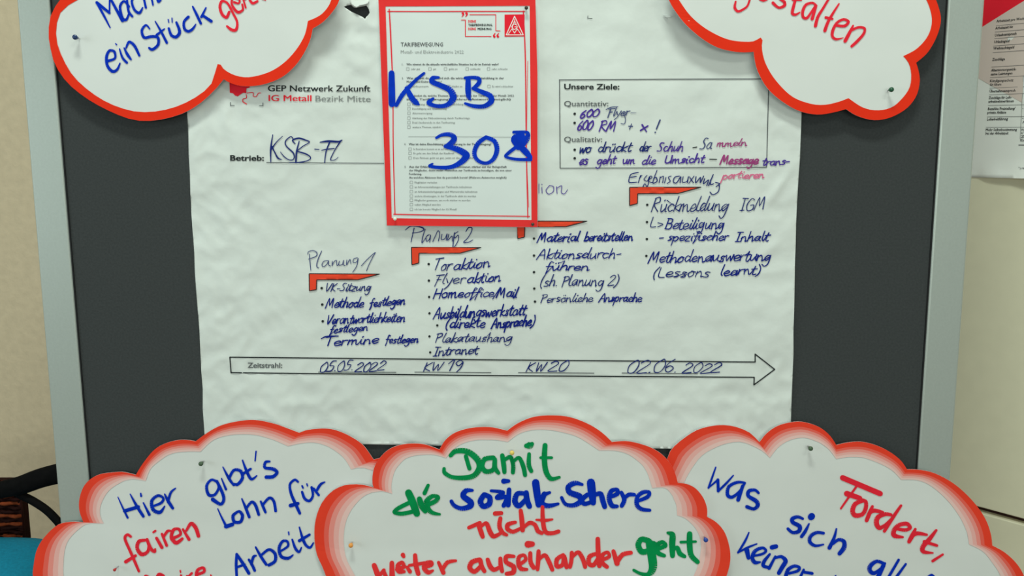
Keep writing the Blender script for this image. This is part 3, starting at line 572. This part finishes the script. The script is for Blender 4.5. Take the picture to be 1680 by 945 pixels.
words(T1, S1, c1, 'blue', "45,20:14 110,135:16 172,255:8;50,25:22 165,118:18;165,118:12 168,-60:12;165,-30:16 285,190:22;345,60:16 300,10:16 262,60:18 285,165:18 320,180:18 345,120:12;325,-20:14 340,100:18 375,150:16;400,-40:14 370,10:16 395,90:18 440,118:20 470,70:10;470,-60:14 500,70:16;480,-10:14 540,-40:14 565,45:12;600,-30:14 615,15:18 640,-5:10",
    "150,560:20 215,535:16 210,475:18 165,465:18 138,520:20 145,600:20 190,655:22 235,640:18 262,580:10;258,450:10 285,530:16 325,575:18;222,400:8 232,412:8;300,440:10 330,500:20 362,545:14;318,440:12 345,385:18 395,420:20 440,510:16",
    "535,265:10 500,230:14 462,280:18 485,345:20 550,335:20 610,345:20 612,410:20 560,455:20 530,440:16;585,195:8 640,290:16 692,392:18;600,320:18 670,265:10;710,260:16 735,325:20 780,338:22 810,290:22 780,205:16;705,178:8 710,205:8;740,165:8 742,205:8;890,155:20 850,200:18 855,265:20 890,288:20 930,265:18 958,222:8;930,60:12 965,130:18 1005,215:18;1052,70:10 1010,155:18;1020,140:18 1100,195:22")
words(T1, S1, c1, 'red', "1265,110:18 1240,160:20 1200,130:20 1180,60:20 1200,10:18 1250,30:16 1300,120:16 1338,200:16 1330,270:20 1290,275:22 1245,240:14;1310,20:16 1350,30:14 1360,0:12 1300,-20:14 1290,40:16 1340,110:20 1390,90:16 1385,40:14;1390,-20:12 1418,70:12;1400,0:10 1440,-30:12;1450,-10:16 1480,30:18 1525,10:16;1570,-10:10 1600,0:8")
T2 = (1180, 0, 6.4615)
words(T2, S2, c2, 'red', "175,15:14 165,80:22 200,120:20 260,95:18 300,60:16 325,-10:16;430,-10:18 470,8:16 510,-10:14;700,-30:18 640,-20:20 690,20:24 690,60:24 630,80:20 570,30:24;815,-30:20 785,80:24 775,140:24 810,155:20 855,130:10;780,-5:20 870,0:14;1030,60:18 990,30:18 920,50:22 885,120:24 890,180:22 930,190:22 975,130:18 1020,60:18;1025,70:20 985,200:26;1165,-20:18 1100,90:20 1045,180:24 1020,275:26;1270,40:12 1200,150:20 1150,240:24 1120,325:26;1130,185:22 1200,200:18;1250,270:20 1330,275:24 1370,230:22 1320,205:20 1250,240:22 1205,320:24 1200,385:24 1240,415:20 1315,400:6;1420,270:14 1380,350:26 1335,435:28;1390,330:18 1470,290:20 1540,300:20 1530,360:22 1460,440:24 1405,490:22")
B1 = (180, 735, 4.5); B2 = (330, 735, 4.5)
words(B1, S3, c3, 'blue', "60,362:5 100,450:10 132,515:12;150,340:6 200,430:16 248,505:16;110,465:20 210,435:20;248,405:8 292,492:16;228,335:8 232,355:12;318,430:12 380,405:16 395,370:14 355,352:16 310,390:18 320,455:20 370,475:20 405,430:8;405,340:8 430,390:18 465,445:16;430,400:14 450,330:14 485,298:8",
    "792,250:14 750,235:14 715,280:16 730,345:18 775,345:16 805,290:14 790,245:16 835,340:18 840,390:18 815,415:18 760,380:22;825,225:7 858,305:14")
words(B2, S3, c3, 'blue', "160,140:6 205,225:16 240,275:12;205,225:16 240,165:16 290,170:18 305,220:18 270,268:18 235,265:14;305,90:8 335,170:16 370,230:16 410,205:8;310,190:16 365,155:14;405,25:8 398,95:8;505,100:12 475,105:16 470,145:16 530,155:20 560,180:18 530,212:20 480,215:20",
    "122,448:6 150,510:10 188,585:16;182,580:22 230,565:22;270,470:14 235,500:18 245,545:18 290,545:18 305,500:18 285,470:16 265,472:14;300,375:8 330,445:16 355,510:16;330,450:14 370,400:16 400,420:18 425,492:16;440,395:12 460,440:16 475,475:14;455,420:14 500,370:16 535,390:16 550,465:16",
    "715,250:12 690,235:14 655,270:14 665,340:16 700,420:18 728,482:16;660,425:22 715,410:18;745,325:14 765,375:16 800,390:16 825,350:14 815,290:14;745,280:10 752,295:10;780,265:8 785,280:8;830,300:14 868,348:14;850,320:14 880,270:16 912,252:8",
    "262,785:14 258,860:16 262,950:14;262,785:16 310,855:18 352,925:18;265,880:14 320,860:14;352,825:14 375,860:16 395,905:16;370,860:14 385,805:16 405,795:10;402,732:10 440,800:16 480,860:16;445,790:14 500,750:16 545,780:18 545,835:18 500,865:18;590,760:12 640,725:14 635,690:14 600,690:16 575,740:18 590,800:18 640,815:18 678,790:8;672,675:10 695,740:16 722,768:14 740,735:8;645,620:8 648,640:8;725,585:8 750,670:16 775,720:16 805,735:14 828,700:8;725,685:18 800,640:14")
words(B1, S3, c3, 'red', "155,655:14 130,640:16 112,670:16 150,760:16 185,840:16 215,910:14;118,840:20 190,795:16;265,680:16 215,690:20 202,740:20 235,785:22 280,765:18 290,710:16;275,675:16 300,740:20 330,765:18 335,745:10;345,665:16 385,735:18;322,622:12 337,612:12;385,635:14 420,720:16;395,660:14 425,615:16 450,612:12;455,670:18 520,640:16 510,600:16 470,605:18 455,660:20 490,700:22 535,670:16;540,600:12 585,675:18;565,610:14 600,558:20 635,590:22 655,650:20",
    "345,955:14 365,932:18 395,945:18;372,985:14 345,955:14;520,905:8 523,918:8;525,940:12 535,970:14;570,945:12 585,975:14;575,955:12 605,925:14;640,935:16 695,915:16 690,885:16 650,900:18 640,945:18 670,985:18;745,938:8 752,950:8;250,990:12 262,945:14 290,955:12")
C1 = (600, 720, 4.2); C2 = (780, 720, 4.2); C5 = (910, 720, 4.2)
words(C1, S4, c4, 'green', "585,115:20 620,85:24 700,88:28 768,140:30 785,195:30 750,250:26 690,268:24 600,265:20 545,235:20 540,205:16;690,120:20 715,205:20;880,130:22 820,140:24 800,190:26 830,225:24 880,210:22 890,140:20;890,145:22 890,200:24 915,235:18",
    "295,372:34 325,440:36 352,515:32;300,440:20 225,478:20 197,506:18 250,516:20 330,500:20;370,415:26 385,460:30 410,500:22;430,320:16 405,375:20;425,455:22 480,430:22 498,402:20 460,395:20 420,430:26 428,480:26 460,510:20 510,520:12")
words(C2, S4, c4, 'green', "185,115:22 195,180:24 200,230:20;195,150:16 240,125:20 260,180:20 258,232:20;258,160:16 300,130:18 330,190:22 342,250:20;370,105:18 368,180:22 385,222:20;350,48:22 375,45:34 390,35:20;480,45:24 475,130:26 485,220:26 520,275:22 578,265:14;450,130:14 525,130:14")
words(C1, S4, c4, 'blue', "735,355:14 690,358:24 672,395:28 722,435:30 718,465:28 660,480:22 610,460:20 590,430:18;815,385:24 790,430:28 810,465:26 850,450:28 855,405:26 820,385:24")
words(C2, S4, c4, 'blue', "108,358:14 190,370:20 150,405:24 215,402:20 195,460:22;232,350:22 225,455:26;195,292:26 228,291:18;345,378:20 290,378:24 272,430:28 300,462:26 345,420:22;350,372:26 355,420:28 372,465:26;415,302:36 425,380:34 435,455:28;475,380:26 455,440:28 500,462:24 570,448:14;470,385:22 512,370:14")
words(C5, S4, c4, 'blue', "190,315:14 140,305:24 95,330:26 105,370:28 170,395:30 180,430:28 130,458:22 75,450:18 48,405:16;225,385:22 188,420:24 205,448:22 245,438:20;250,302:40 258,380:38 265,440:28;265,390:20 315,378:24 330,420:26 345,468:24;385,400:18 430,380:22 430,350:18 390,360:22 375,410:24 395,460:24 430,465:18;460,370:18 480,420:22 462,462:20;480,410:18 510,385:20 548,385:18;570,430:16 640,400:20 652,368:16 610,368:20 570,400:20 567,455:22 600,485:20 655,492:16")
words(C2, S4, c4, 'orr', "-45,612:18 30,580:20;20,590:20 38,640:24 50,675:20;38,605:14 75,582:20 100,640:24 125,672:22 172,652:16;172,548:20 165,600:22 185,645:22 215,662:16;135,515:22 178,512:20;275,575:16 225,590:22 222,622:22 260,640:20 315,615:16;312,495:20 320,560:24 325,630:22;325,620:14 370,580:20 410,592:20 430,635:22 458,650:18;462,470:18 465,560:22 482,640:22 530,650:20 572,638:20;420,558:10 480,562:16 530,555:10",
    "265,810:16 215,810:22 212,850:22 262,880:24 260,920:24 215,930:20;295,870:18 345,835:18 335,802:16 300,815:20 297,860:22 315,895:22 355,900:14;378,788:20 380,850:22 402,888:22;362,727:34 392,725:26;435,775:20 432,840:22 428,900:18;432,835:16 478,802:20 508,850:22 530,902:20;605,800:18 562,830:22 562,878:22 600,868:20 612,810:20 628,885:20")
words(C1, S4, c4, 'orr', "58,872:24 88,950:28;85,955:18 125,905:18;122,905:16 142,960:22;180,855:22 182,960:28;215,900:20 262,882:20 250,852:18 222,872:22 228,912:24 265,915:16;256,800:22 262,812:16;285,885:16 305,915:20;340,802:20 346,870:24 362,930:22;300,872:14 405,856:18;400,885:18 452,870:18 450,848:16 412,858:20 402,892:22 430,920:22 462,908:12;502,852:16 535,922:22;530,900:18 562,852:20 620,840:14;785,832:22 732,850:24 717,890:24 750,915:22 795,875:20;790,838:22 800,880:22 818,912:20;840,832:20 858,880:24 885,902:22 922,885:18;928,825:20 930,870:22 940,912:20")
words(C5, S4, c4, 'orr', "118,785:20 115,840:20 105,882:20;115,820:16 162,782:20 195,830:22 210,882:20;285,792:18 240,812:22 237,860:22 270,868:22 300,820:18;297,690:22 300,780:24 308,876:22;325,835:18 375,812:18 365,782:16 330,800:20 326,850:22 360,882:20;405,775:20 430,858:26;430,850:22 468,798:22 525,785:20")
words(C5, S4, c4, 'green', "650,705:28 600,692:26 576,730:28 600,778:28 650,768:28 682,722:26;655,720:38 672,820:42 676,890:38 645,935:24 590,928:16 545,905:14;692,762:22 762,738:20 742,712:20 704,735:24 712,785:24 755,805:18;780,648:14 812,662:28 810,720:30 812,805:24;815,765:18 845,750:20 862,790:24 895,810:18;930,655:26 930,720:28 940,800:26 985,848:22;870,712:14 972,708:12")
R1 = (1150, 750, 4.848); R2 = (1360, 760, 5.11)
words(R1, S5, c5, 'blue', "118,80:8 90,160:12 60,245:12;60,245:8 135,180:14;135,180:18 138,270:18;138,270:14 200,210:14 258,145:8;350,205:14 290,200:18 222,235:20 212,300:22 250,318:20 310,270:16 350,205:14;332,230:20 296,340:24;458,285:16 430,262:18 382,270:22 378,310:22 440,350:26 452,385:24 420,412:20 366,395:22",
    "810,490:16 770,475:20 728,490:24 732,520:24 785,550:26 778,590:24 730,600:20 692,570:18;860,530:10 830,590:20 800,632:20;876,476:40 882,470:40;975,605:18 920,600:20 872,630:22 867,675:22 910,705:18 975,695:10;1078,570:10 1060,640:18 1022,722:24;1050,690:16 1095,657:20 1138,672:24 1138,720:28 1102,768:24",
    "382,600:8 350,670:14 295,760:12;295,760:10 370,720:14 445,690:8;365,738:30 378,802:22;425,785:14 490,770:16 518,745:16 490,722:18 432,745:22 408,800:24 430,838:24 470,835:12;548,772:14 502,830:22 498,865:22 540,878:18;565,718:28 598,710:26;592,790:14 542,885:20;590,802:16 640,792:20 674,825:26 650,870:26 620,922:24;700,925:16 770,905:18 782,877:18 740,867:20 692,897:22 674,955:24;818,895:14 790,955:18;820,915:18 885,925:18;1070,945:10")
words(R2, S5, c5, 'red', "115,122:34 430,255:34;235,190:14 170,280:14 100,380:12;150,255:36 260,293:30;290,312:24 222,340:28 198,400:30 222,438:30 280,428:26 308,380:26 310,325:24 280,308:20;365,362:18 340,420:26 316,480:24;340,420:20 380,397:26 450,412:20;520,432:20 470,427:26 412,452:30 398,500:32 422,542:28 470,520:20 520,470:16;605,355:16 540,450:22 465,570:20;560,548:20 640,560:22 682,540:22 650,507:26 582,522:26 543,570:30 552,608:30 620,620:14;725,552:16 700,605:28 672,658:24;700,612:20 740,588:26 820,600:16;900,562:16 840,640:28 788,700:30 794,742:26 872,752:10;800,658:22 905,690:18;955,765:14 870,820:18")
words(R2, S5, c5, 'blue', "462,842:20 402,822:22 348,860:28 343,900:28 380,922:24 440,880:18 470,840:16;458,855:26 410,960:28;585,810:16 500,955:18;645,845:14 565,955:18;830,955:14 860,940:20 885,955:14;60,940:6 40,960:8")
# ------------------------------------------------------------------ pins
def icos(c, r, sub=2, sc=(1, 1, 1)):
    bm = bmesh.new(); bmesh.ops.create_icosphere(bm, subdivisions=sub, radius=r)
    vs = [Vector((v.co.x*sc[0], v.co.y*sc[1], v.co.z*sc[2]))+c for v in bm.verts]; bm.verts.index_update(); fs = [tuple(v.index for v in f.verts) for f in bm.faces]; bm.free(); return vs, fs
def pin(X, Y, S, m, label, r=.0036, out=.012, grp='pushpins in the board'):
    c = S.P(X, Y, out); base = Vector((c.x, -S.h(X, Y)+.001, c.z))
    t = thing('pushpin', label, 'pushpin', base, grp)
    obj('pin_head', *icos(c, r, 2, (1, .8, 1)), M[m], t, smooth=True)
    obj('pin_collar', *tube([c+Vector((0, r*.5, 0)), c+Vector((0, r*1.9, 0))], [r*.75, r*.45], 10), M[m], t, smooth=True)
    obj('needle', *tube([c+Vector((0, r*1.8, 0)), Vector((c.x, -.0005, c.z))], .0006, 6), M['steel'], t)
pin(123, 61, S1, 'p_navy', 'navy pushpin at the left end of the upper left cloud sign')
pin(1462.5, 147, S2, 'p_green', 'dark green pushpin in the lowest lobe of the upper right cloud sign')
pin(329.5, 761, S3, 'p_olive', 'grey-green pushpin left of the word gibt on the lower left cloud')
pin(188, 935, S3, 'p_red', 'dark red pushpin by the bottom left of the lower left cloud', .0024)
pin(840, 743, S4, 'p_yellow', 'yellow pushpin over the word Damit on the centre cloud')
pin(575.5, 895, S4, 'p_orange', 'orange pushpin at the left side of the centre cloud')
pin(1158, 886, S4, 'p_blue', 'blue pushpin on the right rim of the centre cloud, beside geht')
pin(1330, 736, S5, 'p_olive', 'olive pushpin above Fordert on the lower right cloud')
pin(648, 359, SFm, 'p_white', 'off-white pushpin in the bottom left corner of the survey form', .0026, .007)
pin(874, 368, SFm, 'p_dark', 'dark pushpin in the bottom right corner of the survey form', .0024, .007)
pin(863.5, 13, SFm, 'p_dark', 'dark pushpin in the top right corner of the survey form', .0026, .007)
# ------------------------------------------------------------------ cream cupboard at right with its own poster
q0 = CAM+ray(1600, 300)*((.34-CAM.y)/ray(1600, 300).y)
t_ = Vector((.915, -1, 0)).normalized(); n_ = Vector((-1, -.915, 0)).normalized()
CS = Surf(q0, n_, lambda X, Y: 0)
gz = CS.P(1640, 845).z
cup = thing('cupboard', 'tall cream cupboard right of the pinboard, dark gap between its doors', 'cupboard', (q0.x, q0.y, 0))
def cbox(name, s0, s1, d0, d1, z0, z1, m, bev=.002):
    c = Vector((q0.x, q0.y, 0))+t_*((s0+s1)/2)-n_*((d0+d1)/2)
    return obj(name, *box(c.x, c.y, (z0+z1)/2, s1-s0, abs(d1-d0), z1-z0, (t_.x, t_.y)), m, cup, bevel=bev)
cbox('carcass', -.26, .80, .02, .24, .0, 2.2, M['gap'], 0)
cbox('upper_door', -.26, .80, 0, .02, gz+.005, 2.2, M['cab']); cbox('lower_door', -.26, .80, -.002, .02, .08, gz-.006, M['cab'])
cbox('side_panel', -.28, -.26, .0, .24, .0, 2.2, M['cab'])
def h_wp(X, Y):
    h = .0015+.0006*bumpy(X, Y, 40, 2)
    if Y > 255 and X > 1604: h += .010*((Y-255)/35)**2*min(1, (X-1604)/30)*(1+.3*math.sin(X/14))
    return h
SP = Surf(q0, n_, h_wp)
wp = thing('table_poster', 'white poster with a red corner and a table of rights, on the cream cupboard', 'poster', SP.P(1640, 291))
pe = [(1580, -60), (1770, -75), (1770, 120), (1770, 296), (1700, 293.5), (1680, 293), (1660, 292.5), (1640, 292), (1620, 291.5), (1605, 291.5), (1594, 291), (1578, 290.5)]
sheet('paper', pe, SP, M['wpaper'], wp, 7, thick=.0003)
k = Ink(SP, .0005); k.poly([(1590, 57.5), (1590, -58), (1765, -70), (1765, -52)]); k.make('red_corner', M['pred'], wp)
k = Ink(SP, .0004); k.poly([(1588, 57), (1765, -52), (1765, 124), (1679, 124), (1677, 168.5), (1607, 129.5), (1588, 119)]); k.make('sand_wedge', M['sand'], wp)
rows = [(372, 145, 560, 'Arbeitszeit pro Woche', -.1), (365, 190, 478, 'Arbeitszeit bis', -.09), (362, 236, 502, 'Urlaubsanspruch', -.09), (358, 279, 455, 'Urlaubsgeld', -.08), (352, 321, 487, 'Weihnachtsgeld', -.07),
        (345, 393, 428, 'Zuschläge', -.06), (338, 462, 500, 'Altersvorsorgewirk-', -.05), (336, 487, 475, 'same Leistungen', -.05), (330, 531, 482, 'Kündigungsschutz', -.04), (330, 555, 404, 'für Ältere', -.04), (327, 597, 495, 'Übernahmeanspruch', -.03),
        (322, 640, 470, 'Zuschläge für Leih-', -.03), (320, 664, 484, 'arbeitnehmer/innen', -.03), (317, 711, 494, 'Bezahlte Freistellung/', -.02), (314, 735, 436, 'private Anlässe', -.02), (312, 778, 446, 'Leiharbeitführung', -.02), (303, 846, 505, 'Mehr Selbstbestimmung', -.01), (302, 869, 450, 'bei der Arbeitszeit', -.01)]
for x, y, x1, t, sl in rows:
    X0, X1, Y0 = 1540+x/3.936, 1540+x1/3.936, y/3.936; printed(SP, t, X0, Y0, X1, Y0+(X1-X0)*sl, 4.3, M['black'], wp, .02, e=.0007, res=1, slant=.15)
for x, y, x1, t in ((540, 708, 640, '• Ganztag'), (540, 772, 640, '• Je nach'), (540, 796, 640, 'Ausmaß'), (532, 845, 640, 'Wahlmöglichkeit'), (532, 867, 640, '4 Tage mehr'), (530, 889, 640, 'Zusatz'), (528, 912, 640, 'Entgelt'), (515, 1092, 600, '* je nach Tarif')):
    X0, X1, Y0 = 1540+x/3.936, 1540+x1/3.936, y/3.936; printed(SP, t, X0, Y0-(180-180 if y > 1000 else 0), X1, Y0-.3, 3.8, M['midgrey'], wp, .01, e=.0007, res=1)
k = Ink(SP, .0006)
for x, y, sl in ((370, 166, -.09), (362, 207, -.085), (360, 249, -.08), (352, 297, -.075), (350, 340, -.07), (340, 433, -.06), (332, 501, -.05), (328, 569, -.04), (325, 612, -.035), (318, 681, -.02), (312, 755, -.01), (305, 822, -.005)):
    X0, Y0 = 1540+x/3.936, y/3.936
    for i in range(6):
        a, b = X0+(1755-X0)*i/6, X0+(1755-X0)*(i+1)/6; k.line(a, Y0+(a-X0)*sl, b, Y0+(b-X0)*sl, .6)
for Y0 in range(124, 228, 13): k.line(1679-(Y0-124)*.05, Y0, 1679-(Y0-111)*.05, Y0+13, .6)
k.line(1671, 238, 1755, 237.5, 1.3)
k.make('table_rule', M['midgrey'], wp)
# ------------------------------------------------------------------ wicker armchair with teal cushion behind the left post
def at(X, Y, y): d = ray(X, Y); return CAM+d*((y-CAM.y)/d.y)
b0 = at(-10, 900, .42)
chair = thing('wicker_armchair', 'dark brown wicker armchair with black curved arm, half hidden by the pinboard', 'armchair', (b0.x-.05, .45, 0))
aw = [at(-60, 822, .36), at(-20, 808, .36), at(10, 802, .36), at(35, 796, .36), at(65, 785, .365), at(96, 777, .37), at(130, 770, .38), at(170, 772, .40)]
obj('armrest', *tube(catmull([tuple(p) for p in aw], 4), [.0165+.0045*min(1, i/22) for i in range(29)], 12, .5), M['blackwood'], chair, smooth=True)
bw = [at(25, 808, .365), at(38, 814, .37), at(54, 822, .37), at(74, 835, .37), at(89, 849, .37), at(100, 863, .37), at(112, 888, .37), at(120, 930, .37)]
obj('arm_brace', *tube(catmull([tuple(p) for p in bw], 4), [.0085]*29, 10, .8), M['blackwood'], chair, smooth=True)
xr_ = at(37, 850, .42).x; zt = at(20, 792, .42).z; zb_ = at(20, 935, .42).z
obj('side_core', *box(xr_-.12, .435, (zt+zb_-.1)/2, .23, .03, zt-zb_+.1), M['dwick'], chair)
dz = .0088; nrow = int((zt-zb_+.08)/dz)
for i in range(nrow):
    z = zt-i*dz; pts = []
    for j in range(25):
        x = xr_-.235+.235*j/24; pts.append((x+.0, .418+.0042*math.sin(j*math.pi/2+(math.pi if i % 2 else 0)), z+.001*math.sin(j+i)))
    obj('wicker_strand', *tube(pts, .0042, 6), M['wicker'] if (i*7) % 5 < 2 else M['dwick'], chair, smooth=True)
for j in range(0, 6):
    x = xr_-.002-j*.04; obj('wicker_stake', *tube([(x, .42, zb_-.06), (x, .42, zt+.006)], .0046, 8), M['dwick'], chair, smooth=True)
zc = at(40, 901, .30).z
xc = at(-5, 920, .30).x
obj('seat', *box(xc-.02, .33, zc-.145, .44, .34, .05), M['dwick'], chair, bevel=.01)
for sx in (-.2, .16):
    for y in (.19, .47): obj('leg', *tube([(xc+sx, y, 0), (xc+sx, y, zc-.15)], .016, 10), M['dwick'], chair, smooth=True)
bm = bmesh.new(); bmesh.ops.create_cube(bm, size=1); bmesh.ops.subdivide_edges(bm, edges=bm.edges, cuts=7, use_grid_fill=True)
cv = []
cxx = xc-.06
for v in bm.verts:
    x, y, z = v.co*2; f = (1-abs(x)**3.0)*(1-abs(y)**3.0); cv.append(Vector((cxx+.5*.37*x, .29+.5*.22*y, zc-.055+.012*(z)+(.043*z*max(0, f)**.45))))
bm.verts.index_update(); cf = [tuple(v.index for v in f.verts) for f in bm.faces]; bm.free()
cu = obj('seat_cushion', cv, cf, M['teal'], smooth=True); tag(cu, 'plump teal cushion on the seat of the wicker armchair', 'cushion')
bpy.data.objects.remove(fo); bpy.data.curves.remove(fc)
